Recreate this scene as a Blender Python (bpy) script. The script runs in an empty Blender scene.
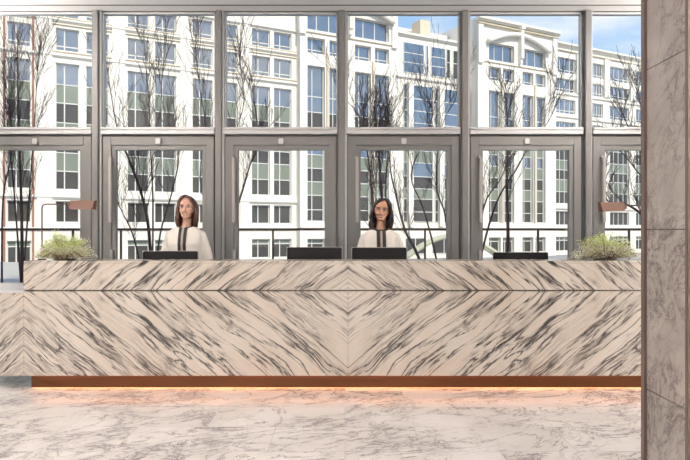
import bpy, bmesh, math, random
from mathutils import Vector, Matrix
S = bpy.context.scene
COL = S.collection
F = 620.0; EYE = 1.314           # focal length in pixels of a 690 px wide frame, eye height
R = math.radians

# ------------------------------------------------------------------ camera, sky, sun, lights, exposure
cam = bpy.data.cameras.new('camera'); cam.sensor_width = 36; cam.lens = F/690*36
cam.clip_end = 600
co = bpy.data.objects.new('camera', cam); COL.objects.link(co)
co.location = (0, 0, EYE); co.rotation_euler = (R(90), 0, 0); S.camera = co
S.view_settings.view_transform = 'Standard'; S.view_settings.look = 'None'
S.view_settings.gamma = 1; S.view_settings.use_curve_mapping = False
S.view_settings.exposure = 0.12
S.cycles.caustics_reflective = False; S.cycles.sample_clamp_indirect = 6

w = bpy.data.worlds.new('sky'); S.world = w; w.use_nodes = True
nt = w.node_tree; nt.nodes.clear()
N = nt.nodes.new; L = nt.links.new
out = N('ShaderNodeOutputWorld'); bg = N('ShaderNodeBackground'); L(bg.outputs[0], out.inputs[0])
tc = N('ShaderNodeTexCoord'); sp = N('ShaderNodeSeparateXYZ'); L(tc.outputs['Generated'], sp.inputs[0])
cr = N('ShaderNodeValToRGB'); L(sp.outputs[2], cr.inputs[0])
cr.color_ramp.elements[0].position = 0.0; cr.color_ramp.elements[0].color = (.62, .74, .9, 1)
cr.color_ramp.elements[1].position = .6; cr.color_ramp.elements[1].color = (.2, .38, .78, 1)
e = cr.color_ramp.elements.new(.28); e.color = (.42, .63, .93, 1)
mp = N('ShaderNodeMapping'); mp.inputs['Scale'].default_value = (1, 1, 3.0); L(tc.outputs['Generated'], mp.inputs[0])
no = N('ShaderNodeTexNoise'); no.inputs['Scale'].default_value = 2.6; no.inputs['Detail'].default_value = 8
no.inputs['Roughness'].default_value = .55; L(mp.outputs[0], no.inputs[0])
c2 = N('ShaderNodeValToRGB'); L(no.outputs[0], c2.inputs[0])
c2.color_ramp.elements[0].position = .47; c2.color_ramp.elements[1].position = .62
mx = N('ShaderNodeMix'); mx.data_type = 'RGBA'; L(c2.outputs[0], mx.inputs[0])
L(cr.outputs[0], mx.inputs[6]); mx.inputs[7].default_value = (.95, .96, 1, 1)
L(mx.outputs[2], bg.inputs[0]); bg.inputs[1].default_value = 1.0

def light(name, kind, loc, energy, color, target=None, size=(1, 1), angle=None):
    d = bpy.data.lights.new(name, kind); d.energy = energy; d.color = color
    if kind == 'AREA': d.shape = 'RECTANGLE'; d.size, d.size_y = size
    if angle is not None: d.angle = angle
    o = bpy.data.objects.new(name, d); COL.objects.link(o); o.location = loc
    if target is not None: o.rotation_euler = (Vector(target)-Vector(loc)).to_track_quat('-Z', 'Y').to_euler()
    return o
light('sun', 'SUN', (10, -20, 30), 4.0, (1, .93, .81), (10-.30, -20+.60, 30-.62), angle=R(.6))
# added fills, unseen: uplights for the ceiling, broad panel behind the camera
for sx_ in (-1, 1):
    light('ceiling_fill', 'AREA', (sx_*4.70, .6, 2.92), 980, (1, .945, .90), (sx_*3.2, .6, 3.9), (11.5, .42))
light('frontal_fill', 'AREA', (-.3, -5.8, 1.9), 120, (1, .95, .91), (-.3, 5, 1.2), (9.4, 3.5))


# ------------------------------------------------------------------ materials
def mat(name, col, rough=.5, metal=0, spec=.5, bump=0, bscale=40, emit=None, vary=.06, vscale=6):
    m = bpy.data.materials.new(name); m.use_nodes = True; t = m.node_tree
    p = t.nodes['Principled BSDF']
    p.inputs['Roughness'].default_value = rough; p.inputs['Metallic'].default_value = metal
    p.inputs['Specular IOR Level'].default_value = spec
    g = t.nodes.new('ShaderNodeNewGeometry')
    n = t.nodes.new('ShaderNodeTexNoise'); n.inputs['Scale'].default_value = vscale; n.inputs['Detail'].default_value = 4
    t.links.new(g.outputs['Position'], n.inputs['Vector'])
    mxn = t.nodes.new('ShaderNodeMix'); mxn.data_type = 'RGBA'
    t.links.new(n.outputs[0], mxn.inputs[0])
    mxn.inputs[6].default_value = tuple(c*(1-vary) for c in col)+(1,)
    mxn.inputs[7].default_value = tuple(min(1, c*(1+vary)) for c in col)+(1,)
    t.links.new(mxn.outputs[2], p.inputs['Base Color'])
    if bump:
        n2 = t.nodes.new('ShaderNodeTexNoise'); n2.inputs['Scale'].default_value = bscale; n2.inputs['Detail'].default_value = 5
        t.links.new(g.outputs['Position'], n2.inputs['Vector'])
        b = t.nodes.new('ShaderNodeBump'); b.inputs['Strength'].default_value = bump; b.inputs['Distance'].default_value = .01
        t.links.new(n2.outputs[0], b.inputs['Height']); t.links.new(b.outputs[0], p.inputs['Normal'])
    if emit:
        p.inputs['Emission Color'].default_value = tuple(emit[0])+(1,); p.inputs['Emission Strength'].default_value = emit[1]
    return m

class NB:
    """tiny node-graph writer"""
    def __init__(s, m): s.t = m.node_tree
    def n(s, k): return s.t.nodes.new(k)
    def val(s, sock, v):
        if hasattr(v, 'is_output'): s.t.links.new(v, sock)
        else: sock.default_value = v
    def math(s, op, a, b=0.0, c=None, clamp=False):
        x = s.n('ShaderNodeMath'); x.operation = op; x.use_clamp = clamp
        s.val(x.inputs[0], a); s.val(x.inputs[1], b)
        if c is not None: s.val(x.inputs[2], c)
        return x.outputs[0]
    def xyz(s, a, b, c):
        x = s.n('ShaderNodeCombineXYZ')
        for i, v in enumerate((a, b, c)): s.val(x.inputs[i], v)
        return x.outputs[0]
    def noise(s, vec, scale, detail=5, rough=.55, dist=0.0):
        x = s.n('ShaderNodeTexNoise'); s.val(x.inputs['Vector'], vec)
        x.inputs['Scale'].default_value = scale; x.inputs['Detail'].default_value = detail
        x.inputs['Roughness'].default_value = rough; x.inputs['Distortion'].default_value = dist
        return x.outputs[0]
    def ramp(s, v, lo, hi, a=0.0, b=1.0):
        x = s.n('ShaderNodeMapRange'); x.interpolation_type = 'SMOOTHSTEP'
        s.val(x.inputs[0], v)
        for i, q in enumerate((lo, hi, a, b)): x.inputs[i+1].default_value = q
        return x.outputs[0]
    def mix(s, f, a, b):
        x = s.n('ShaderNodeMix'); x.data_type = 'RGBA'; s.val(x.inputs[0], f)
        for i, q in ((6, a), (7, b)):
            if isinstance(q, tuple): x.inputs[i].default_value = q+(1,)
            else: s.t.links.new(q, x.inputs[i])
        return x.outputs[2]
    def vein(s, vec, scale, wid, detail=6, rough=.55, dist=.3):
        n = s.noise(vec, scale, detail, rough, dist)
        return s.ramp(s.math('ABSOLUTE', s.math('SUBTRACT', n, .5)), 0, wid, 1, 0)

DX = 3/121; DU = 324/121; DZ = EYE-60.5/121      # book-match axes of the desk slabs
def desk_marble():
    m = bpy.data.materials.new('bookmatched_marble'); m.use_nodes = True
    b = NB(m); p = m.node_tree.nodes['Principled BSDF']
    g = b.n('ShaderNodeNewGeometry'); sx = b.n('ShaderNodeSeparateXYZ'); b.t.links.new(g.outputs['Position'], sx.inputs[0])
    x, y, z = sx.outputs
    u = b.math('ABSOLUTE', b.math('SUBTRACT', x, DX))
    side = b.math('GREATER_THAN', x, DX)
    u = b.math('SUBTRACT', DU, b.math('ABSOLUTE', b.math('SUBTRACT', u, DU)))
    v = b.math('SUBTRACT', DZ, b.math('ABSOLUTE', b.math('SUBTRACT', z, DZ)))
    v = b.math('ADD', v, b.math('MULTIPLY', y, .6))
    th = R(39)
    warp = b.noise(b.xyz(u, v, 3.3), 1.1, 3)
    v2 = b.math('ADD', v, b.math('MULTIPLY', b.math('SUBTRACT', warp, .5), .24))
    a = b.math('ADD', b.math('MULTIPLY', u, math.cos(th)), b.math('MULTIPLY', v2, math.sin(th)))
    c = b.math('SUBTRACT', b.math('MULTIPLY', v2, math.cos(th)), b.math('MULTIPLY', u, math.sin(th)))
    v_a = b.xyz(b.math('MULTIPLY', a, .34), b.math('MULTIPLY', c, 2.9), 14.2)
    v_b = b.xyz(b.math('MULTIPLY', a, .48), b.math('MULTIPLY', c, 6.2), 18.4)
    v_c = b.xyz(b.math('MULTIPLY', a, .95), b.math('MULTIPLY', c, 15), 33.1)
    big = b.math('MULTIPLY', b.vein(v_a, 1.6, .019, 8, .59, .15), b.ramp(b.noise(b.xyz(a, b.math('MULTIPLY', c, 2.0), 44.0), 1.1, 4), .38, .50))
    mid = b.vein(v_b, 1.3, .030, 7, .57, .15)
    fine = b.vein(v_c, 1.0, .045, 5, .66, .25)
    dens = b.ramp(b.noise(b.xyz(b.math('MULTIPLY', a, .8), b.math('MULTIPLY', c, 3.0), 27.7), 1.0, 3), .38, .62)
    dens2 = b.ramp(b.noise(b.xyz(b.math('MULTIPLY', a, 1.3), b.math('MULTIPLY', c, 3.2), 52.6), 1.3, 3), .38, .56)
    soft = b.vein(v_a, 1.6, .085, 6, .58, .2)
    base = b.mix(b.ramp(b.noise(b.xyz(u, v, 8.0), 1.6, 4), .35, .7), (.55, .485, .415), (.62, .575, .515))
    base = b.mix(b.math('MULTIPLY', soft, b.math('MULTIPLY', dens, .32)), base, (.33, .29, .26))
    base = b.mix(b.math('MULTIPLY', fine, b.math('MULTIPLY', dens, .70)), base, (.22, .19, .17))
    base = b.mix(b.math('MULTIPLY', mid, b.math('MULTIPLY', b.math('MAXIMUM', dens2, .08), .99)), base, (.03, .028, .028))
    v_d = b.xyz(b.math('MULTIPLY', a, .42), b.math('MULTIPLY', c, 4.4), 71.3)
    big2 = b.math('MULTIPLY', b.vein(v_d, 1.5, .018, 7, .58, .2), b.ramp(b.noise(b.xyz(a, b.math('MULTIPLY', c, 2.0), 64.0), 1.3, 4), .44, .54))
    base = b.mix(b.math('MULTIPLY', big2, .92), base, (.035, .033, .036))
    base = b.mix(b.math('MULTIPLY', big, .95), base, (.03, .028, .03))
    b.t.links.new(base, p.inputs['Base Color']); p.inputs['Roughness'].default_value = .22
    p.inputs['Specular IOR Level'].default_value = .35
    return m

def floor_marble():
    m = bpy.data.materials.new('floor_marble'); m.use_nodes = True
    b = NB(m); p = m.node_tree.nodes['Principled BSDF']
    g = b.n('ShaderNodeNewGeometry'); sx = b.n('ShaderNodeSeparateXYZ'); b.t.links.new(g.outputs['Position'], sx.inputs[0])
    x, y, z = sx.outputs
    br = b.n('ShaderNodeTexBrick'); b.t.links.new(g.outputs['Position'], br.inputs['Vector'])
    for k, q in (('Scale', 1), ('Mortar Size', .0022), ('Mortar Smooth', .2), ('Brick Width', .92), ('Row Height', .46)): br.inputs[k].default_value = q
    br.inputs['Color1'].default_value = (0, 0, 0, 1); br.inputs['Color2'].default_value = (1, 1, 1, 1); br.inputs['Mortar'].default_value = (.5, .5, .5, 1)
    off = b.math('MULTIPLY', br.outputs['Color'], 1.3)
    th = R(28)
    a = b.math('ADD', b.math('MULTIPLY', x, math.cos(th)), b.math('MULTIPLY', y, math.sin(th)))
    c = b.math('SUBTRACT', b.math('MULTIPLY', y, math.cos(th)), b.math('MULTIPLY', x, math.sin(th)))
    v1 = b.xyz(b.math('MULTIPLY', a, 1.1), b.math('MULTIPLY', c, 2.0), off)
    v2 = b.xyz(b.math('MULTIPLY', a, 2.4), b.math('MULTIPLY', c, 4.4), b.math('ADD', off, 4.0))
    big = b.vein(v1, 1.3, .018, 8, .66, .9); mid = b.vein(v2, 1.6, .03, 7, .65, .8)
    soft = b.vein(v1, 1.3, .12, 6, .6, .9)
    dens = b.ramp(b.noise(b.xyz(x, y, b.math('ADD', off, 9.0)), 1.5, 3), .4, .62)
    base = b.mix(b.ramp(b.noise(b.xyz(x, y, off), 2.0, 5), .3, .75), (.66, .63, .61), (.79, .77, .755))
    base = b.mix(b.math('MULTIPLY', soft, b.math('MULTIPLY', dens, .55)), base, (.40, .37, .37))
    base = b.mix(b.math('MULTIPLY', mid, b.math('MULTIPLY', dens, .8)), base, (.15, .13, .135))
    base = b.mix(b.math('MULTIPLY', big, .75), base, (.14, .12, .125))
    base = b.mix(b.math('MULTIPLY', br.outputs['Fac'], .45), base, (.3, .27, .25))
    b.t.links.new(base, p.inputs['Base Color']); p.inputs['Roughness'].default_value = .2
    return m

def pier_marble():
    m = bpy.data.materials.new('pier_marble'); m.use_nodes = True
    b = NB(m); p = m.node_tree.nodes['Principled BSDF']
    g = b.n('ShaderNodeNewGeometry'); sx = b.n('ShaderNodeSeparateXYZ'); b.t.links.new(g.outputs['Position'], sx.inputs[0])
    x, y, z = sx.outputs
    h = b.math('ADD', x, y)
    th = R(55)
    a = b.math('ADD', b.math('MULTIPLY', h, -math.cos(th)), b.math('MULTIPLY', z, math.sin(th)))
    c = b.math('ADD', b.math('MULTIPLY', z, math.cos(th)), b.math('MULTIPLY', h, math.sin(th)))
    v1 = b.xyz(b.math('MULTIPLY', a, 2.2), b.math('MULTIPLY', c, 3.0), 2.0)
    v2 = b.xyz(b.math('MULTIPLY', a, 5.2), b.math('MULTIPLY', c, 6.6), 7.0)
    big = b.vein(v1, 1.6, .022, 9, .66, 1.2); mid = b.vein(v2, 1.3, .03, 8, .64, 1.1)
    soft = b.vein(v1, 1.6, .10, 6, .6, 1.2)
    dens = b.ramp(b.noise(b.xyz(h, z, 3.0), 3.0, 3), .36, .6)
    base = b.mix(b.ramp(b.noise(b.xyz(h, z, 5.0), 4.0, 5), .3, .75), (.30, .27, .25), (.40, .365, .345))
    base = b.mix(b.math('MULTIPLY', soft, b.math('MULTIPLY', dens, .55)), base, (.22, .195, .18))
    base = b.mix(b.math('MULTIPLY', mid, b.math('MULTIPLY', dens, .8)), base, (.11, .095, .09))
    base = b.mix(b.math('MULTIPLY', big, b.math('ADD', .25, b.math('MULTIPLY', dens, .65))), base, (.08, .07, .065))
    b.t.links.new(base, p.inputs['Base Color']); p.inputs['Roughness'].default_value = .3
    return m

def clear_glass():
    m = bpy.data.materials.new('clear_glass'); m.use_nodes = True; t = m.node_tree; t.nodes.clear()
    o = t.nodes.new('ShaderNodeOutputMaterial'); mx = t.nodes.new('ShaderNodeMixShader')
    tr = t.nodes.new('ShaderNodeBsdfTransparent'); tr.inputs[0].default_value = (.97, .985, .975, 1)
    gl = t.nodes.new('ShaderNodeBsdfGlossy'); gl.inputs['Roughness'].default_value = .0; gl.inputs[0].default_value = (.9, .92, .92, 1)
    fr = t.nodes.new('ShaderNodeFresnel'); fr.inputs[0].default_value = 1.18
    t.links.new(fr.outputs[0], mx.inputs[0]); t.links.new(tr.outputs[0], mx.inputs[1]); t.links.new(gl.outputs[0], mx.inputs[2])
    t.links.new(mx.outputs[0], o.inputs[0]); return m

M = dict(
    desk=desk_marble(), floor=floor_marble(), pier=pier_marble(), glass=clear_glass(),
    ceil=mat('ceiling_plaster', (.88, .865, .855), .8, vary=.02),
    wall=mat('wall_plaster', (.62, .58, .54), .8),
    groove=mat('shadow_gap', (.10, .09, .085), .8),
    alu=mat('grey_aluminium', (.18, .178, .174), .38, .35, vary=.03),
    aluL=mat('pale_aluminium', (.50, .51, .515), .35, .4, vary=.03),
    aludark=mat('door_gasket', (.055, .05, .048), .6),
    steel=mat('brushed_steel', (.36, .35, .335), .5, .5),
    copper=mat('bronze_plinth', (.11, .045, .02), .38, .75, bump=.1, bscale=8, vary=.15, vscale=2),
    bronze=mat('dark_bronze', (.16, .125, .11), .45, .5),
    led=mat('warm_led', (1, .6, .3), .5, emit=((1, .45, .19), 1.4)), led_glow=mat('added_glow_led', (1, .6, .3), .5, emit=((1, .34, .10), 50)),
    counter=mat('pale_counter', (.62, .63, .65), .18),
    black=mat('black_plastic', (.012, .011, .012), .6, spec=.2, vary=.1),
    silver=mat('silver_rim', (.55, .54, .52), .35, .6),
    screen=mat('dark_screen', (.02, .022, .03), .12),
    shade=mat('brown_leather_shade', (.11, .045, .024), .5, .1, vary=.15, vscale=30),
    rod=mat('lamp_rod', (.12, .085, .07), .4, .6),
    stone=mat('limestone', (.80, .755, .68), .8, vary=.05, vscale=.35),
    stoneT=mat('tan_shaded_limestone', (.66, .57, .44), .8, vary=.08, vscale=.6),  # tan stone; also carries painted shade of belt lines and bay sides
    brick=mat('red_brown_stone', (.33, .16, .13), .8),
    wframe=mat('white_window_frame', (.72, .71, .68), .5),
    vision=mat('reflective_glass', (.37, .40, .45), .03, .85, vary=.25, vscale=.25),
    spandrel=mat('green_spandrel', (.24, .265, .215), .12, .15, vary=.2, vscale=.3),
    darkpane=mat('dark_pane', (.085, .08, .075), .06, .2, vary=.35, vscale=.35),
    pave=mat('plaza_paving', (.50, .455, .41), .85, vary=.1, vscale=1.5),
    asphalt=mat('street_asphalt', (.30, .30, .31), .9),
    rail=mat('railing_bronze', (.10, .06, .05), .5, .4),
    bark=mat('dark_bark', (.10, .058, .052), .85, vary=.3, vscale=12),
    arch=mat('pale_arch_paint', (.50, .50, .38), .6),
    hotel=mat('hotel_stone', (.34, .32, .30), .85, vary=.15, vscale=.2),
)

# ------------------------------------------------------------------ mesh helpers
class MB:
    def __init__(s): s.v = []; s.f = []; s.m = []; s.sm = []
    def add(s, vs, fs, mi=0, smooth=False):
        k = len(s.v); s.v += [tuple(q) for q in vs]
        for f in fs: s.f.append([i+k for i in f]); s.m.append(mi); s.sm.append(smooth)
        return s
    def box(s, x0, x1, y0, y1, z0, z1, mi=0, xf=None):
        vs = [(x, y, z) for x in (x0, x1) for y in (y0, y1) for z in (z0, z1)]
        if xf: vs = [xf(Vector(q)) for q in vs]
        return s.add(vs, [(0, 1, 3, 2), (4, 6, 7, 5), (0, 4, 5, 1), (2, 3, 7, 6), (0, 2, 6, 4), (1, 5, 7, 3)], mi)
    def bbox(s, x0, x1, y0, y1, z0, z1, bv=.003, mi=0):
        bm = bmesh.new(); bmesh.ops.create_cube(bm, size=1)
        for q in bm.verts: q.co = Vector(((x0+x1)/2+q.co.x*(x1-x0), (y0+y1)/2+q.co.y*(y1-y0), (z0+z1)/2+q.co.z*(z1-z0)))
        bmesh.ops.bevel(bm, geom=bm.edges[:], offset=bv, segments=2, affect='EDGES')
        return s.from_bm(bm, mi)
    def from_bm(s, bm, mi=0, smooth=False):
        bm.verts.index_update(); vs = [tuple(q.co) for q in bm.verts]; fs = [[q.index for q in f.verts] for f in bm.faces]
        bm.free(); return s.add(vs, fs, mi, smooth)
    def tube(s, pts, rad, n=8, mi=0, caps=True):
        pts = [Vector(q) for q in pts]
        if not isinstance(rad, (list, tuple)): rad = [rad]*len(pts)
        rings = []; ref = None
        for i, p in enumerate(pts):
            d = (pts[min(i+1, len(pts)-1)]-pts[max(i-1, 0)])
            if d.length < 1e-9: d = Vector((0, 0, 1))
            d.normalize()
            if ref is None: ref = Vector((1, 0, 0)) if abs(d.x) < .8 else Vector((0, 1, 0))
            u = (ref-d*ref.dot(d)).normalized(); ref = u; v = d.cross(u)
            rings.append([p+(u*math.cos(2*math.pi*k/n)+v*math.sin(2*math.pi*k/n))*rad[i] for k in range(n)])
        vs = [q for r in rings for q in r]; fs = []
        for i in range(len(pts)-1):
            for k in range(n):
                fs.append((i*n+k, i*n+(k+1) % n, (i+1)*n+(k+1) % n, (i+1)*n+k))
        if caps: fs += [tuple(range(n))[::-1], tuple((len(pts)-1)*n+k for k in range(n))]
        return s.add(vs, fs, mi, True)
    def capsule(s, pts, rad, n=12):
        pts = [Vector(q) for q in pts]
        d0 = (pts[0]-pts[1]).normalized(); d1 = (pts[-1]-pts[-2]).normalized()
        P = []; Q = []
        for a in (75, 50, 25): P.append(pts[0]+d0*rad[0]*math.sin(R(a))); Q.append(rad[0]*math.cos(R(a)))
        P += pts; Q += list(rad)
        for a in (25, 50, 75): P.append(pts[-1]+d1*rad[-1]*math.sin(R(a))); Q.append(rad[-1]*math.cos(R(a)))
        return s.tube(P, Q, n)
    def ell(s, c, r, mi=0, rot=None, seg=20):
        bm = bmesh.new(); bmesh.ops.create_uvsphere(bm, u_segments=seg, v_segments=seg//2+2, radius=1)
        for q in bm.verts:
            p = Vector((q.co.x*r[0], q.co.y*r[1], q.co.z*r[2]))
            if rot: p = rot @ p
            q.co = p+Vector(c)
        return s.from_bm(bm, mi, True)
    def loft(s, rings, n=28, mi=0):
        """rings: (z, halfwidth, y_front, y_back, xcentre, squareness)"""
        vs = []; fs = []
        for z, a, yf, yb, xc, sq in rings:
            for k in range(n):
                t = 2*math.pi*k/n; cx, sy = math.cos(t), math.sin(t)
                ex = 2/sq
                px = math.copysign(abs(cx)**ex, cx); py = math.copysign(abs(sy)**ex, sy)
                yc = (yf+yb)/2; vs.append((xc+a*px, yc+(yb-yf)/2*py, z))
        for i in range(len(rings)-1):
            for k in range(n): fs.append((i*n+k, i*n+(k+1) % n, (i+1)*n+(k+1) % n, (i+1)*n+k))
        fs += [tuple(range(n))[::-1], tuple((len(rings)-1)*n+k for k in range(n))]
        return s.add(vs, fs, mi, True)
    def build(s, name, mats, parent=None, loc=None, label=None):
        me = bpy.data.meshes.new(name); me.from_pydata(s.v, [], s.f)
        if not isinstance(mats, (list, tuple)): mats = [mats]
        for q in mats: me.materials.append(q)
        me.polygons.foreach_set('material_index', s.m); me.polygons.foreach_set('use_smooth', s.sm)
        me.update()
        bm = bmesh.new(); bm.from_mesh(me); bmesh.ops.recalc_face_normals(bm, faces=bm.faces); bm.to_mesh(me); bm.free()
        o = bpy.data.objects.new(name, me); COL.objects.link(o)
        if parent is not None: o.parent = parent
        if loc is not None: o.location = loc
        if label: o['label'] = label
        return o

def thing(name, label, cat, loc=(0, 0, 0), rz=0, group=None):
    o = bpy.data.objects.new(name, None); o.empty_display_size = .1; COL.objects.link(o)
    o.location = loc; o.rotation_euler = (0, 0, rz); o['label'] = label; o['category'] = cat
    if group: o['group'] = group
    return o
def structure(o, kind='structure'): o['kind'] = kind; return o
def sempty(name, loc=(0, 0, 0)):
    o = bpy.data.objects.new(name, None); o.empty_display_size = .1; COL.objects.link(o); o.location = loc; o['kind'] = 'structure'; return o
def copy_tree(o, parent=None):
    c = o.copy(); COL.objects.link(c); c.parent = parent
    for ch in list(o.children): copy_tree(ch, c)
    return c
def remesh(o, voxel, smooth=3, decimate=None):
    m = o.modifiers.new('r', 'REMESH'); m.mode = 'VOXEL'; m.voxel_size = voxel; m.use_smooth_shade = True
    if smooth:
        k = o.modifiers.new('s', 'SMOOTH'); k.factor = .5; k.iterations = smooth
    if decimate:
        k = o.modifiers.new('d', 'DECIMATE'); k.ratio = decimate
    dg = bpy.context.evaluated_depsgraph_get(); dg.update()
    me = bpy.data.meshes.new_from_object(o.evaluated_get(dg)); old = o.data
    mats = list(old.materials)
    o.modifiers.clear(); o.data = me
    if not me.materials:
        for q in mats: me.materials.append(q)
    me.polygons.foreach_set('use_smooth', [True]*len(me.polygons))
    return o
def PX(px, Y): return (px-345)/F*Y
def PZ(py, Y): return EYE-(py-230)/F*Y

# ------------------------------------------------------------------ the room
YW = 7.13                                        # plane of the glazed wall
CE = 3.822
structure(MB().box(-5, 5, -6, YW+.1, -.12, 0).build('floor', M['floor']))
structure(MB().box(-5, 5, -6, YW+.06, CE, CE+.15).build('ceiling', M['ceil']))
structure(MB().box(-5.15, -5, -6, YW+.06, 0, CE).build('wall_left', M['wall']))
structure(MB().box(5, 5.15, -6, YW+.06, 0, CE).build('wall_right', M['wall']))
structure(MB().box(-5.15, 5.15, -6.15, -6, 0, CE).build('wall_back', M['wall']))
structure(MB().box(-45, 45, -16, YW+.05, CE+.16, 10.2).build('wall_upper', M['hotel']))  # unseen upper storeys; height shaped to place the shadow edge on the plaza
g = MB().box(-4.98, 4.98, 6.90, 6.925, CE-.003, CE+.001).build('trim_1', M['groove']); structure(g)
g = MB().box(-4.98, 4.98, YW-.03, YW-.02, CE-.008, CE).build('trim_2', M['groove']); structure(g)

for i, sx_ in enumerate((-1, 1)):                # added unseen baffles that keep the fill uplights out of the glass reflections
    a_, b_ = sorted((sx_*4.36, sx_*4.999)); c_, d_ = sorted((sx_*4.36, sx_*4.39))
    structure(MB().box(a_, b_, -5.6, 6.6, 2.70, 2.74).box(c_, d_, -5.6, 6.6, 2.74, 3.06).build('trim_%d' % (20+i), M['ceil']))
# glazed wall: mullions, transom bar, upper panes, doors
SW = F/YW; MOD = 121.8/SW
MX = [PX(-23.2+121.8*i, YW) for i in range(-1, 9)]
zt0, zt1 = PZ(136, YW), PZ(128.3, YW)
for i, x in enumerate(MX):
    if abs(x) > 4.9: continue
    hw = 4.7/SW
    m = MB(); m.bbox(x-hw*.72, x+hw*.55, YW-.10, YW+.06, 0, CE-.012, .006)
    m.bbox(x-hw, x-hw*.72, YW-.04, YW+.06, 0, CE-.012, .003); m.bbox(x+hw*.55, x+hw, YW-.055, YW+.06, 0, CE-.012, .003, 1)
    structure(m.build('trim_%d' % (i+3), [M['alu'], M['aluL']]))
for i in range(len(MX)-1):
    x0, x1 = MX[i]+4.8/SW, MX[i+1]-4.8/SW
    if x1 < -4.99 or x0 > 4.99: continue
    x0, x1 = max(x0, -4.995), min(x1, 4.995)
    # transom light above
    wn = sempty('window_%d' % (i+1), ((x0+x1)/2, YW, zt0))
    h = (x1-x0)/2; zc = CE-.012-zt0
    m = MB(); m.bbox(-h, h, -.075, .05, .012, zt1-zt0-.02, .005); m.bbox(-h, h, -.09, .03, zt1-zt0-.028, zt1-zt0, .004)
    m.box(-h, h, -.02, .05, zc-.02, zc); m.box(-h, -h+.012, -.02, .05, zt1-zt0, zc); m.box(h-.012, h, -.02, .05, zt1-zt0, zc)
    m.build('window_frame', M['aluL'], wn)
    MB().box(-h+.012, h-.012, .01, .018, zt1-zt0, zc-.02).build('pane', M['glass'], wn)
    # door leaf
    dr = sempty('door_%d' % (i+1), ((x0+x1)/2, YW, 0))
    H = zt0-.006
    gx0, gx1, gz1, gz0 = -h+13.6/SW, h-12.8/SW, PZ(150.4, YW), .26
    m = MB()
    o = .010
    m.bbox(-h+o, gx0-.05, -.045, .04, .01, H-.008, .004); m.bbox(gx1+.05, h-o, -.045, .04, .01, H-.008, .004)
    m.bbox(gx0-.05, gx1+.05, -.045, .04, gz1+.055, H-.008, .004); m.bbox(gx0-.05, gx1+.05, -.045, .04, .01, gz0-.05, .004)
    # inner stepped bead
    m.bbox(gx0-.05, gx0, -.028, .03, gz0-.05, gz1+.055, .004); m.bbox(gx1, gx1+.05, -.028, .03, gz0-.05, gz1+.055, .004)
    m.bbox(gx0, gx1, -.028, .03, gz1, gz1+.055, .004); m.bbox(gx0, gx1, -.028, .03, gz0-.05, gz0, .004)
    m.build('door_frame', M['alu'], dr)
    m = MB(); m.box(-h, -h+o, -.02, .04, 0, H); m.box(h-o, h, -.02, .04, 0, H); m.box(-h, h, -.02, .04, H-.008, H+.012)  # dark strips filling the gaps round the door leaf
    m.build('gasket', M['aludark'], dr)
    MB().box(gx0, gx1, .0, .008, gz0, gz1).build('pane', M['glass'], dr)
    hx = gx0-.042
    hb = MB(); z0, z1 = PZ(222.5, YW), PZ(158.5, YW)
    hb.bbox(hx-.017, hx+.017, -.115, -.085, z0, z1, .006); hb.tube([(hx, -.09, z0+.05), (hx, -.04, z0+.05)], .009); hb.tube([(hx, -.09, z1-.05), (hx, -.04, z1-.05)], .009)
    hb.ell((hx-.01, -.06, z1+.005), (.018, .018, .018))
    hb.build('door_handle', M['steel'], dr)
    MB().bbox(hx-.016, hx+.016, -.07, -.04, PZ(259, YW), PZ(249.5, YW), .004).build('lock', M['steel'], dr)
    sx = PX(38, YW)-(MX[1]+MX[2])/2
    MB().bbox(sx-.028, sx+.028, -.085, -.04, PZ(145, YW), PZ(139.3, YW), .006).build('door_sensor', M['aluL'], dr)

# marble pier on the right
YP = 3.1; XP = 1.5; YN = XP/(342/F)
pier = sempty('column', (XP, YN, 0))
joints = [0, .522, 1.317, 2.112, 2.907, CE]
for i in range(5):
    MB().box(.004, .9, .012, YP-YN-.012, joints[i]+.003, joints[i+1]-.003).build('marble_panel', M['pier'], pier)
MB().box(.010, .89, .02, YP-YN-.02, 0, CE).build('pier_core', M['groove'], pier)
MB().box(-.0105, .9, YP-YN-.012, YP-YN+.02, 0, CE).build('corner_trim', M['bronze'], pier)
MB().box(-.002, .022, -.012, .012, 0, CE).build('corner_trim', M['bronze'], pier)
for i in range(5):
    MB().box(.024, .9, -.010, .011, joints[i]+.003, joints[i+1]-.003).build('marble_panel', M['pier'], pier)

# ------------------------------------------------------------------ outside: plaza, street, office building
structure(MB().box(-60, 60, YW+.1, 26, -.3, -.03).build('ground_plaza', M['pave']))
structure(MB().box(-160, 220, 26.0, 330, -3.5, -3.28).build('ground_street', M['asphalt']))

VPX = 1500.; S0 = 7.2; Z0 = F/S0
T = Vector(((VPX-345)/F, 1, 0)).normalized(); NRM = Vector((T.y, -T.x, 0))     # along the facade / outwards to the street
P0 = Vector((PX(260, Z0), Z0, 0))
def U(px, off=0.0):
    """distance along the facade of the sight line through pixel column px, on the wall plane set back by off"""
    k = (px-345)/F; q = P0+Vector((-T.y, T.x, 0))*off
    return (k*q.y-q.x)/(T.x-k*T.y)
def ZN(n): return EYE+n/S0
BASE = ZN(-33.)
bld = thing('office_building', 'cream limestone office block with arched bays across the street behind the glass doors', 'building', (P0.x, P0.y, BASE), math.atan2(T.y, T.x))
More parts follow.
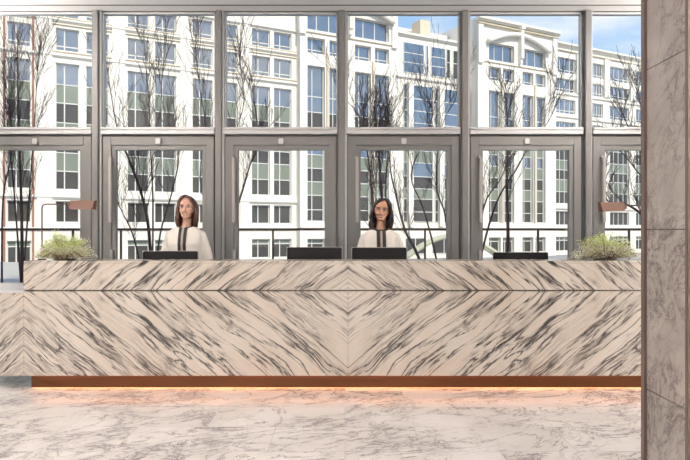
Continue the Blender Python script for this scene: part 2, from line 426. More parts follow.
# local axes of bld: x along the facade, y away from the street, z up
rows = dict(G=(-28, -9), A=(6.5, 25), B=(35, 144), C=(155, 174), D=(184, 201), E=(209, 229))
def LZ(n): return ZN(n)-BASE
def facade_wall(x0, x1, z0, z1, openings, yf, th, mi=0):
    """front sheet with rectangular openings and reveals"""
    m = MB()
    us = sorted({x0, x1}|{q for o in openings for q in (o[0], o[1])}); zs = sorted({z0, z1}|{q for o in openings for q in (o[2], o[3])})
    us = [q for q in us if x0 <= q <= x1]; zs = [q for q in zs if z0 <= q <= z1]
    for i in range(len(us)-1):
        for j in range(len(zs)-1):
            cu, cz = (us[i]+us[i+1])/2, (zs[j]+zs[j+1])/2
            if any(o[0] < cu < o[1] and o[2] < cz < o[3] for o in openings): continue
            m.add([(us[i], yf, zs[j]), (us[i+1], yf, zs[j]), (us[i+1], yf, zs[j+1]), (us[i], yf, zs[j+1])], [(0, 1, 2, 3)])
    for a, b, c, d in openings:
        m.add([(a, yf, c), (b, yf, c), (b, yf, d), (a, yf, d), (a, yf+th, c), (b, yf+th, c), (b, yf+th, d), (a, yf+th, d)],
              [(0, 4, 5, 1), (1, 5, 6, 2), (2, 6, 7, 3), (3, 7, 4, 0)])
    m.add([(x0, yf, z0), (x0, yf+12, z0), (x0, yf+12, z1), (x0, yf, z1)], [(0, 1, 2, 3)])
    m.add([(x1, yf, z0), (x1, yf+12, z0), (x1, yf+12, z1), (x1, yf, z1)], [(0, 1, 2, 3)])
    m.add([(x0, yf, z1), (x1, yf, z1), (x1, yf+12, z1), (x0, yf+12, z1)], [(0, 1, 2, 3)])
    return m
def window(a, b, n0, n1, yf, mull, bars, pattern):
    """a window: white frame with glazing bars, and its panes; pattern gives the glass of each storey band from the top"""
    z0, z1 = LZ(n0), LZ(n1); fw = .105; y = yf
    m = MB(); m.box(a, b, y, y+.12, z0, z0+fw); m.box(a, b, y, y+.12, z1-fw, z1); m.box(a, a+fw, y, y+.12, z0, z1); m.box(b-fw, b, y, y+.12, z0, z1)
    for q in mull:
        c = a+(b-a)*q; m.box(c-fw*.6, c+fw*.6, y, y+.12, z0, z1)
    for n in bars: m.box(a, b, y, y+.12, LZ(n)-fw*.55, LZ(n)+fw*.55)
    fr = m.build('window', M['wframe'], bld)
    p = MB(); lv = sorted([n1]+list(bars)+[n0], reverse=True)
    cols = [a]+[a+(b-a)*q for q in mull]+[b]
    for i in range(len(lv)-1):
        mi = pattern[i % len(pattern)]
        for j in range(len(cols)-1):
            p.add([(cols[j], y+.07, LZ(lv[i+1])), (cols[j+1], y+.07, LZ(lv[i+1])), (cols[j+1], y+.07, LZ(lv[i])), (cols[j], y+.07, LZ(lv[i]))], [(0, 1, 2, 3)], mi)
    p.build('pane', [M['vision'], M['spandrel'], M['darkpane']], fr)
Bbars = [126, 110, 93, 80, 67, 51]; Bpat = [0, 1, 2, 1, 2, 1, 2]
Bbars2 = [138, 122, 106, 92, 78, 64, 50, 36, 21]
def section(px0, px1, cols, roof, yf=0.0, rowset='GABCD', th=.55, rr=None, mull=(.38,), pair=None, base=-33.):
    R_ = rr or rows; ops = []; wins = []
    for ci, (c0, c1) in enumerate(cols):
        for r in rowset:
            if r not in R_: continue
            n0, n1 = R_[r]; ops.append((U(c0, yf), U(c1, yf), LZ(n0), LZ(n1))); wins.append((c0, c1, r, n0, n1, ci))
    facade_wall(U(px0, yf), U(px1, yf), LZ(base), LZ(roof), ops, yf, th).build('wall', M['stone'], bld)
    for c0, c1, r, n0, n1, ci in wins:
        if r == 'B' and n1 == 144: bars, pat = Bbars, Bpat
        elif r == 'B': bars, pat = Bbars2, [0, 0, 2, 1, 0, 1, 2, 1, 2, 2]
        elif r == 'G': bars, pat = [n1-5], [1, 2]
        elif r == 'A': bars, pat = [], [2]
        elif r in 'CDE': bars, pat = [n0+4], [0, 0]
        else: bars, pat = [], [0]
        window(U(c0, yf), U(c1, yf), n0, n1, yf+th-.15, mull, bars, pat)
    return wins
def ledge(px0, px1, n, h=1.2, out=.35, yf=0.0, m='stone', name='ledge'):
    z = LZ(n); a, b = U(px0, yf), U(px1, yf)
    MB().box(a, b, yf-out, yf+.02, z-h/S0/2, z+h/S0/2).box(a, b, yf-out*.55, yf+.02, z-h/S0*1.1, z-h/S0/2).build(name, M[m], bld)
left_cols = [(7, 31), (55.7, 79.3), (86, 109), (127.6, 149.3), (155, 176), (192.7, 212.5), (217.5, 237.5), (252, 270), (274, 291.5)]
section(-60, 300, [(-42, -18)]+left_cols, 249, rowset='GABCD')
# brick edges of the first window strip
for q in (4.2, 33): MB().box(U(q)-.12, U(q)+.12, -.2, .02, 0, LZ(249)).build('pilaster', M['brick'], bld)
for c0, c1 in ((112, 125), (180, 190), (240, 249), (37, 52)):
    MB().box(U(c0), U(c1), -.22, .02, LZ(2), LZ(230)).build('pilaster', M['stone'], bld)
for n, h, mm in ((181, 1.6, 'stone'), (150.5, 1.6, 'stone'), (204, 1.0, 'stone'), (29, 1.8, 'stone'), (1.5, 1.6, 'stone')):
    ledge(-60, 300, n, h, .3, 0, mm)
for n in (183, 153.6, 177): ledge(38, 298, n, .5, .16, 0, 'stoneT', 'shade_mould')  # tan colour paints the sun-shadow lines along the mouldings
# arched bays
def bay(px0, px1, cols, pc, roof):
    yf = -1.3
    bottom, top = U(px0, yf), U(px1, yf)
    rr = dict(G=rows['G'], B=(9, 169), D=(182, 198), X=(206, 227))
    tops = [(cols[0][0], cols[1][1]), (cols[2][0], cols[3][1])]
    section(px0, px1, cols, 203, yf, 'GBD', .7, rr, mull=(.34,))
    section(px0, px1, tops, roof, yf, 'X', .7, rr, mull=(.28, .62), base=203)
    ledge(px0-2, px1+2, roof-1, 3.0, .9, yf); ledge(px0-1, px1+1, roof-7, 1.2, .5, yf, 'stoneT')
    ledge(px0, px1, 203, .7, .2, yf, 'stoneT', 'shade_mould'); ledge(px0, px1, 3, 1.6, .3, yf)
    # segmental hood over the top windows
    a, b = U(cols[0][0], yf)-.6, U(cols[-1][1], yf)+.6; pts = []
    for k in range(25):
        t = k/24; pts.append((a+(b-a)*t, yf-.55, LZ(227+14*math.sin(math.pi*t))))
    MB().tube(pts, .42, 8).build('arched_hood', M['stone'], bld)
    m = MB()
    c = U(pc, yf); m.box(c-.42, c+.42, yf-1.15, yf, LZ(248), LZ(253.5)); m.box(c-.32, c+.32, yf-.95, yf, LZ(212), LZ(248)); m.box(c-.25, c+.25, yf-.7, yf, LZ(206), LZ(212))
    m.build('bracket', M['stone'], bld)
    for q in ((cols[0][1]+cols[1][0])/2, (cols[2][1]+cols[3][0])/2):
        MB().box(U(q, yf)-.16, U(q, yf)+.16, yf-.3, yf+.4, LZ(9), LZ(182)).build('fin', M['stoneT'], bld)
    for q in (px0+2.0, px1-2.0): MB().box(U(q, yf)-.5, U(q, yf)+.5, yf-.35, yf+.1, LZ(200), LZ(roof-8)).build('pilaster', M['stone'], bld)
    MB().box(U(px0, yf), U(px0, yf)+.3, yf+.1, yf+1.4, 0, LZ(roof)).build('return_wall', M['stoneT'], bld)  # shade of the bay's side face is put into the tan colour
bay(300, 396, [(307.5, 325), (329.5, 344), (355, 371), (375, 389)], 349, 254.5)
bay(478, 556, [(489, 500.8), (503, 514.3), (522.6, 533.4), (535.6, 545.6)], 519, 254.5)
# recessed glazed link between the bays
yl = 1.2
section(396, 478, [], 226, yl, '')
def big(a, b, n0, n1, mull, bars, pat): window(U(a, yl), U(b, yl), n0, n1, yl-.14, mull, bars, pat)
big(403, 423.5, 181, 216, (), [193, 204], [0, 0, 0]); big(425.5, 428, 181, 216, (), [193], [0, 0])
big(430.5, 445, 181, 216, (), [193, 204], [0, 0, 0]); big(446, 450, 181, 216, (), [200], [2, 2]); big(452.5, 462, 181, 216, (.5,), [200], [2, 2])
lb = [152, 138, 124, 108, 92, 78, 62, 48, 36, 21]
lp = [0, 0, 0, 0, 0, 1, 0, 2, 1, 2, 2]
big(403, 407, 9, 168, (), lb, lp); big(411, 432.5, 9, 168, (), lb, lp); big(434.5, 438, 9, 168, (), lb, lp); big(441.5, 463, 9, 168, (), lb, lp); big(466, 474, 9, 168, (), lb, lp)
big(405, 425, -28, -9, (.5,), [], [2]); big(432, 455, -28, -9, (.5,), [], [2])
for q in (409, 439.8, 464.5): MB().box(U(q, yl)-.45, U(q, yl)+.45, yl-.7, yl+.02, LZ(4), LZ(170)).build('pilaster', M['stone'], bld)
ledge(396, 478, 225.5, 2.4, .5, yl); ledge(396, 478, 176, 1.6, .35, yl); ledge(396, 478, 3, 1.6, .35, yl)
MB().box(U(390), U(470), yl+5, yl+14, LZ(200), LZ(246)).build('penthouse', M['stone'], bld)
MB().box(U(430), U(440), yl+1.5, yl+4, LZ(226), LZ(250)).build('chimney', M['stoneT'], bld)
# right wing
rc = [(555.8, 575.5), (592.5, 603.2), (610, 629.2), (636, 652), (661, 677)]
rr = dict(rows); rr['B1'] = (122, 145)
section(556, 760, rc, 247, .2, 'GABCDE', .5, mull=(.26, .5, .76))
ledge(555, 760, 246.5, 2.4, .7, .2); ledge(555, 760, 238, 1.0, .3, .2, 'stoneT')
for n in (180.5, 150.5, 29, 1.5): ledge(555, 760, n, 1.4, .3, .2)
for q in (579, 606.5, 632.5, 656): MB().box(U(q)-.7, U(q)+.7, -.25, .22, LZ(184), LZ(236)).build('pilaster', M['stone'], bld)

# railing, with posts
YR = 11.2
rl = thing('guard_railing', 'dark bronze guard railing running along the plaza outside the doors', 'railing', (0, YR, -.03))
m = MB(); m.bbox(PX(-30, YR), PX(720, YR), -.03, .03, PZ(230.6, YR)+.03, PZ(228.2, YR)+.03, .008); m.build('top_rail', M['rail'], rl)
for q in (-20, 73, 121, 213, 273, 330, 380, 425, 468, 538, 583, 629, 700):
    MB().bbox(PX(q, YR)-.017, PX(q, YR)+.017, -.02, .02, 0, PZ(230.6, YR)+.03, .004).build('post', M['rail'], rl)
m = MB(); m.bbox(PX(-30, YR), PX(720, YR), -.012, .012, .12, .15, .004); m.build('bottom_rail', M['rail'], rl)

# pale arch beyond the railing
YA = 22.
ar = thing('garden_arch', 'pale olive low curved arch standing on the plaza beyond the railing', 'arch', (PX(455, YA), YA, -.03))
pts = []
for k in range(25):
    t = k/24; pts.append((PX(406+98*t, YA)-PX(455, YA), 0, PZ(258-22*math.sin(math.pi*t), YA)+.03))
for yy in (0, .9): MB().tube([(x, yy, z) for x, _, z in pts], .07, 8).build('arch_rib', M['arch'], ar)
m = MB()
for i in range(0, 25, 2): m.tube([(pts[i][0], 0, pts[i][2]), (pts[i][0], .9, pts[i][2])], .03, 6)
m.build('cross_bar', M['arch'], ar)
for x in (pts[0], pts[-1]):
    for yy in (0, .9): MB().tube([(x[0], yy, 0), (x[0], yy, x[2])], .06, 8).build('leg', M['arch'], ar)

# ------------------------------------------------------------------ bare trees
def make_tree(seed, Y, stems, label, twigs=14, fan=.45, r0=.045, tw_len=1.1, bias=0.0):
    rnd = random.Random(seed); bx = PX(stems[0][0][0], Y)
    t = thing('bare_tree', label, 'tree', (bx, Y, -.03), 0, None)
    br = MB(); tw = MB()
    def twig(p, d, ln, r, depth):
        pts = [p.copy()]; q = p.copy(); n = 5
        for k in range(n):
            d = (d+Vector((rnd.uniform(-.16, .16), rnd.uniform(-.16, .16), rnd.uniform(-.02, .12)))).normalized()
            q = q+d*ln/n; pts.append(q.copy())
            if depth > 0 and rnd.random() < .62:
                e = (d+Vector((rnd.uniform(-.7, .7), rnd.uniform(-.5, .5), rnd.uniform(.0, .4)))).normalized()
                twig(q, e, ln*rnd.uniform(.35, .65), r*.62, depth-1)
        tw.tube(pts, [max(.0035, r*(1-.7*k/n)) for k in range(n+1)], 4)
    for si, st in enumerate(stems):
        yo = rnd.uniform(-.35, .35); P = []
        for k, (a, b) in enumerate(st):
            yy = Y+yo*min(1, k/2); P.append(Vector((PX(a, yy)-bx, yy-Y, max(0.0, PZ(b, yy)+.03))))
        P[0].z = 0.0
        # smooth with subdivision
        Q = []
        for k in range(len(P)-1):
            for s_ in range(4):
                f = s_/4; p0 = P[max(k-1, 0)]; p1 = P[k]; p2 = P[k+1]; p3 = P[min(k+2, len(P)-1)]
                Q.append(.5*((2*p1)+(p2-p0)*f+(2*p0-5*p1+4*p2-p3)*f*f+(3*p1-p0-3*p2+p3)*f**3))
        Q.append(P[-1]); r = r0*(.72 if si == 0 else .4)
        n = len(Q); br.tube(Q, [max(.007, r*(1-.82*k/(n-1))) for k in range(n)], 7)
        for j in range(twigs):
            k = int(n*(.28+.7*rnd.random())); k = min(k, n-2)
            d = (Q[k+1]-Q[k]).normalized()
            d = (d*.7+Vector((rnd.uniform(-fan, fan)+bias, rnd.uniform(-fan, fan), .75))).normalized()
            twig(Q[k], d, tw_len*rnd.uniform(.5, 1.15), r*.26*(1-.5*k/n), 2)
    br.build('trunk', M['bark'], t); tw.build('twigs', M['bark'], t)
    return t
make_tree(3, 12.6, [[(22, 300), (22, 230), (20, 160), (18, 100), (18, 30)], [(22, 300), (14, 190), (8, 130), (3, 60)], [(22, 300), (29, 200), (34, 130), (38, 60)], [(2, 300), (3, 200), (12, 150), (8, 100)]],
          'bare tree with dense upright twigs outside the far left door', 22, .3, .055, .95)
make_tree(5, 12.9, [[(152, 300), (149, 232), (142, 196), (129, 160), (117, 128), (106, 60)], [(152, 300), (153, 205), (150, 140), (148, 90), (143, 30)],
                    [(154, 300), (160, 235), (172, 192), (178, 152), (162, 100), (166, 40)], [(146, 300), (134, 238), (119, 205), (106, 165)]],
          'multi-stemmed bare tree outside, behind the woman with auburn hair', 24, .5, .055, 1.0)
make_tree(8, 13.2, [[(228, 300), (231, 230), (242, 192), (250, 165), (258, 140), (254, 100)], [(226, 300), (214, 230), (200, 180), (206, 130), (200, 90), (196, 50)], [(230, 300), (236, 200), (235, 140), (244, 100), (238, 50)]],
          'slender bare tree outside, seen through the left edge of the third door', 20, .5, .045, 1.0)
make_tree(11, 12.2, [[(383, 300), (382, 200), (379, 155), (380, 112)], [(384, 300), (372, 190), (366, 145), (358, 115), (344, 98)], [(386, 300), (386, 180), (390, 140), (387, 120)], [(378, 300), (371, 190), (374, 130)]],
          'dark bare tree outside directly behind the woman with black hair', 20, .24, .055, .8)
make_tree(15, 12.7, [[(430, 300), (418, 256), (405, 230), (396, 195), (390, 165), (392, 130)], [(444, 300), (432, 240), (422, 205), (411, 175), (424, 140), (433, 110), (418, 96)], [(450, 300), (446, 220), (437, 190), (438, 150), (444, 120), (456, 100)]],
          'bare tree of three leaning stems outside, between black-haired woman and fifth door', 15, .45, .055, .9)
make_tree(19, 12.4, [[(508, 300), (508, 230), (507, 180), (508, 140), (506, 105)], [(472, 300), (486, 236), (499, 197), (516, 170), (528, 148), (548, 122), (560, 96)], [(474, 300), (483, 210), (500, 180), (512, 150)]],
          'bare tree outside the fifth door with one stem leaning right', 15, .4, .06, .8)
make_tree(23, 12.0, [[(662, 300), (652, 230), (630, 206), (610, 203), (600, 190)], [(662, 300), (655, 200), (636, 170), (618, 150), (606, 158)], [(662, 300), (650, 180), (634, 140), (622, 112)], [(664, 300), (654, 170), (644, 120), (637, 88)]],
          'spreading bare tree outside the far right door beside the marble pier', 22, .6, .055, .6)

# ------------------------------------------------------------------ reception desk
YD = 5.12; XL, XR = DX-DU, DX+DU; ZT = PZ(261, YD)-.018; ZS = DZ; ZB = PZ(375.7, YD)
desk = thing('reception_desk', 'long book-matched marble reception desk on a glowing bronze plinth', 'reception desk', (0, YD, 0))
q = DU/2
xs = [XL, XL+q, DX, DX+q, XR]
gap = .0012
for i in range(4):
    MB().box(xs[i]+gap, xs[i+1]-gap, 0, .018, ZB, ZS-.005).build('front_panel', M['desk'], desk)
    MB().box(xs[i]+gap*.5, xs[i+1]-gap*.5, -.004, .03, ZS+.006, ZT-.001).build('upper_panel', M['desk'], desk)
MB().box(XL, XR, .0182, .0205, ZB, ZT-.03).build('backing_board', M['groove'], desk)
MB().bbox(XL, XR, -.004, .31, ZT, ZT+.018, .003).build('ledge_top', M['desk'], desk)
for x in (XL, XR-.03): MB().box(x, x+.03, .03, .30, .76, ZT).build('end_panel', M['desk'], desk)
MB().box(XL+.03, XR-.03, .27, .30, .74, ZT-.001).build('ledge_back', M['counter'], desk)
MB().bbox(XL+.03, XR-.03, .05, .60, .72, .755, .004).build('work_surface', M['counter'], desk)
MB().box(XL+.03, XR-.03, .05, .56, ZB, .72).build('carcass', M['wall'], desk)
for sgn, x0, x1 in ((-1, XL-1.1, XL), (1, XR, XR+1.1)):
    MB().box(x0+gap, x1-gap, .0, .03, ZB, ZS-.022).build('return_panel', M['desk'], desk)
    MB().bbox(x0, x1, .0, .77, ZS-.022, ZS, .003).build('return_top', M['counter'], desk, label='pale grey lower counter top')
    MB().box(x0+.02, x1-.02, .03, .06, ZB+.1, ZS-.022).build('return_backing', M['wall'], desk)
    MB().box(x0 if sgn < 0 else x1-.04, x0+.04 if sgn < 0 else x1, .06, .74, 0, ZS-.022).build('return_leg_panel', M['wall'], desk)
xpl = PX(32, YD+.04)
MB().box(xpl, -xpl+.1, .030, .50, .006, ZB).build('plinth', M['copper'], desk, label='bronze plinth')
MB().box(xpl+.01, -xpl+.09, .032, .055, .002, .0055).build('light_strip', M['led'], desk, label='warm light strip under the plinth')
MB().box(xpl+.03, -xpl+.09, .0215, .0288, ZB+.001, ZB+.008).build('light_strip', M['led_glow'], desk)  # second strip, hidden and added to strengthen the glow on the floor
MB().box(xpl+.2, -xpl-.1, .12, .45, 0, .008).build('plinth_foot', M['groove'], desk)

# monitors
def make_monitor(label, px, py):
    YM = 5.50; zt = PZ(py, YM)-.755; h = .29; w = .243
    t = thing('monitor', label, 'monitor', (PX(px, YM), YM, .755), 0, 'monitors behind the desk ledge')
    MB().bbox(-w, w, -.012, .012, zt-h, zt, .006).build('screen_housing', M['black'], t)
    m = MB(); m.bbox(-w-.002, w+.002, -.004, .014, zt-.003, zt+.003, .001); m.box(-w-.003, -w, .0, .014, zt-h, zt); m.box(w, w+.003, .0, .014, zt-h, zt)
    m.build('rim', M['silver'], t, label='silver rim')
    MB().box(-w+.012, w-.012, .0121, .0135, zt-h+.018, zt-.014).build('screen', M['screen'], t)
    MB().bbox(-.035, .035, -.045, -.012, .012, zt-.1, .008).build('stand', M['black'], t)
    MB().bbox(-.10, .10, -.06, .08, 0, .014, .005).build('base', M['black'], t)
    return t
for px, py, lab in ((170.5, 251.2, 'black monitor in front of the auburn-haired woman, leftmost on the desk'),
                    (314.5, 247.3, 'black monitor with nobody behind it, left of the black-haired woman'),
                    (379.3, 247.6, 'black monitor directly in front of the black-haired woman'),
                    (520.5, 252.4, 'black monitor standing alone at the right end of the desk')):
    make_monitor(lab, px, py)

# ------------------------------------------------------------------ lamps
M['leafA'] = mat('yellow_green_leaf', (.64, .74, .30), .6, vary=.25, vscale=25)
M['leafB'] = mat('cream_blossom', (.92, .91, .80), .6, vary=.1, vscale=25)
def translucent(m, f=.55):
    t = m.node_tree; p = t.nodes['Principled BSDF']; o = t.nodes['Material Output']
    tl = t.nodes.new('ShaderNodeBsdfTranslucent'); mx_ = t.nodes.new('ShaderNodeMixShader'); mx_.inputs[0].default_value = f
    src = p.inputs['Base Color'].links[0].from_socket; t.links.new(src, tl.inputs[0])
    t.links.new(p.outputs[0], mx_.inputs[1]); t.links.new(tl.outputs[0], mx_.inputs[2]); t.links.new(mx_.outputs[0], o.inputs[0])
translucent(M['leafA']); translucent(M['leafB'])
M['twig'] = mat('brown_stem', (.16, .10, .06), .8)
ZL = ZT+.018
def make_lamp(px_rod, px_a, px_b, y_arm, py0, py1, label):
    Y = 5.34; x0 = PX(px_rod, Y); sg = 1 if px_a > px_rod else -1
    t = thing('desk_lamp', label, 'lamp', (x0, Y, ZL), 0, 'bronze desk lamps')
    MB().tube([(0, 0, 0), (0, 0, .006), (0, 0, .010)], [.034, .034, .028], 24).build('base', M['rod'], t)
    za = PZ(y_arm, Y)-ZL; xa = PX(px_a, Y)-x0; xb = PX(px_b, Y)-x0
    pts = [(0, 0, .008), (0, 0, za-.03)]+[(sg*.03*(1-math.cos(a)), 0, za-.03+.03*math.sin(a)) for a in (R(30), R(60), R(90))]+[(xa, 0, za)]
    MB().tube(pts, .0058, 10).build('arm', M['rod'], t)
    z0, z1 = PZ(py1, Y)-ZL, PZ(py0, Y)-ZL; zc = (z0+z1)/2; hh = (z1-z0)/2
    m = MB()
    def sec(x, h, d, dz=0): return [(x, -d, zc-h+dz), (x, d, zc-h+dz), (x, d*.55, zc+h+dz), (x, -d*.55, zc+h+dz)]
    L_ = [sec(xa+sg*.03, hh*.92, .048), sec(xb-sg*.004, hh*.9, .048), ]
    vs = [v for r_ in L_ for v in r_]; vs[4] = (xb-sg*.02, -.048, zc-hh); vs[5] = (xb-sg*.02, .048, zc-hh)
    m.add(vs, [(0, 1, 2, 3), (4, 5, 6, 7), (0, 1, 5, 4), (1, 2, 6, 5), (2, 3, 7, 6), (3, 0, 4, 7)])
    m.build('lamp_shade', M['shade'], t)
    MB().bbox(min(xa, xa+sg*.04), max(xa, xa+sg*.04), -.02, .02, zc-hh*.5, zc+hh*.45, .004).build('shade_joint', M['shade'], t)
    return t
make_lamp(42, 68, 96.3, 204.2, 200.2, 209.5, 'bronze desk lamp with brown bar shade at the left end of the desk')
make_lamp(657, 626, 598.5, 205.5, 202.0, 211.5, 'bronze desk lamp with brown bar shade at the right end beside the marble pier')

# ------------------------------------------------------------------ flower arrangements
def make_flowers(seed, px0, px1, ytop, Y, label, cream, flip):
    rnd = random.Random(seed); xc = PX((px0+px1)/2, Y); hw = (px1-px0)/2*Y/F; H = PZ(ytop, Y)-ZL
    t = thing('flower_arrangement', label, 'flowers', (xc, Y, ZL), 0, None)
    MB().loft([(0, .07, -.04, .05, 0, 2), (.008, .10, -.045, .065, 0, 2), (.014, .11, -.05, .07, 0, 2), (.010, .09, -.04, .06, 0, 2)]).build('dish', M['rod'], t)
    st = MB(); lf = MB(); bl = MB()
    for k in range(130):
        a = rnd.uniform(0, math.pi*2); u = rnd.uniform(-1, 1); rr_ = rnd.uniform(.45, 1)
        ex = u*hw*.97; prof = H*(1-.55*abs(u-.05*flip)**2.6)*rnd.uniform(.45, 1.0)
        ey = rnd.uniform(-.11, .085)*(1-.4*abs(u))
        b0 = Vector((ex*.25, ey*.3, .015)); e_ = Vector((ex, ey, max(.03, prof-.04*abs(u))))
        c_ = Vector((ex*.65, ey*.7, e_.z*.75+.01)); P = []
        for s_ in range(7):
            f = s_/6; P.append(b0*(1-f)**2+c_*2*f*(1-f)+e_*f*f)
        st.tube(P, [.0028*(1-.6*s_/6) for s_ in range(7)], 5)
        for j in range(60):
            f = rnd.uniform(.12, 1.02); p = b0*(1-f)**2+c_*2*f*(1-f)+e_*f*f
            p = p+Vector([rnd.gauss(0, .015) for _ in range(3)]); p.z = max(.020, p.z)
            d = Vector((rnd.uniform(-1, 1), rnd.uniform(-1, 1), rnd.uniform(-.2, 1))).normalized()
            n_ = d.cross(Vector((rnd.uniform(-1, 1), rnd.uniform(-1, 1), rnd.uniform(-1, 1)))).normalized()
            isb = rnd.random() < cream+(.4 if p.z < H*.5 else -.1)
            s_ = rnd.uniform(.008, .014) if isb else rnd.uniform(.009, .018); wd = s_*(.5 if isb else .28)
            vs = [p, p+d*s_*.5+n_*wd, p+d*s_, p+d*s_*.5-n_*wd]; up = d.cross(n_)*wd*.5
            vs.append(p+d*s_*.5+up)
            (bl if isb else lf).add(vs, [(0, 1, 4), (1, 2, 4), (2, 3, 4), (3, 0, 4)])
    for k in range(5):
        u = rnd.uniform(-.8, .8)
        st.tube([(u*hw*.2, -.03, .01), (u*hw*.6, -.08, .05+.03*rnd.random()), (u*hw, -.10, .03)], .004, 6)
    st.build('stems', M['twig'], t)
    for nm, mb, mm in (('leaves', lf, 'leafA'), ('blossoms', bl, 'leafB')):
        o = mb.build(nm, M[mm], t); o['kind'] = 'stuff'
make_flowers(4, 33.5, 96, 233.5, 5.235, 'low spray of pale green and cream foliage at the left end of the desk', .32, 1)
make_flowers(9, 572, 639, 233.0, 5.235, 'low spray of cream blossom and green foliage at the right end beside the marble pier', .42, -1)

# ------------------------------------------------------------------ people
def skinmat(name, col):
    m = mat(name, col, .5, vary=.05, vscale=20); p = m.node_tree.nodes['Principled BSDF']
    p.inputs['Subsurface Weight'].default_value = .12; p.inputs['Subsurface Radius'].default_value = (.012, .006, .004); p.inputs['Subsurface Scale'].default_value = 1
    return m
M['jacket'] = mat('ivory_jacket', (.86, .82, .76), .75, bump=.25, bscale=220, vary=.03)
M['trim'] = mat('black_piping', (.018, .014, .014), .7)
M['trousers'] = mat('black_trousers', (.025, .024, .026), .8)
M['blouse'] = mat('grey_blouse', (.42, .36, .33), .7)
M['eyew'] = mat('eye_white', (.75, .72, .7), .2); M['teeth'] = mat('teeth', (.82, .78, .74), .3)
M['shoe'] = mat('black_shoe', (.02, .02, .02), .3)

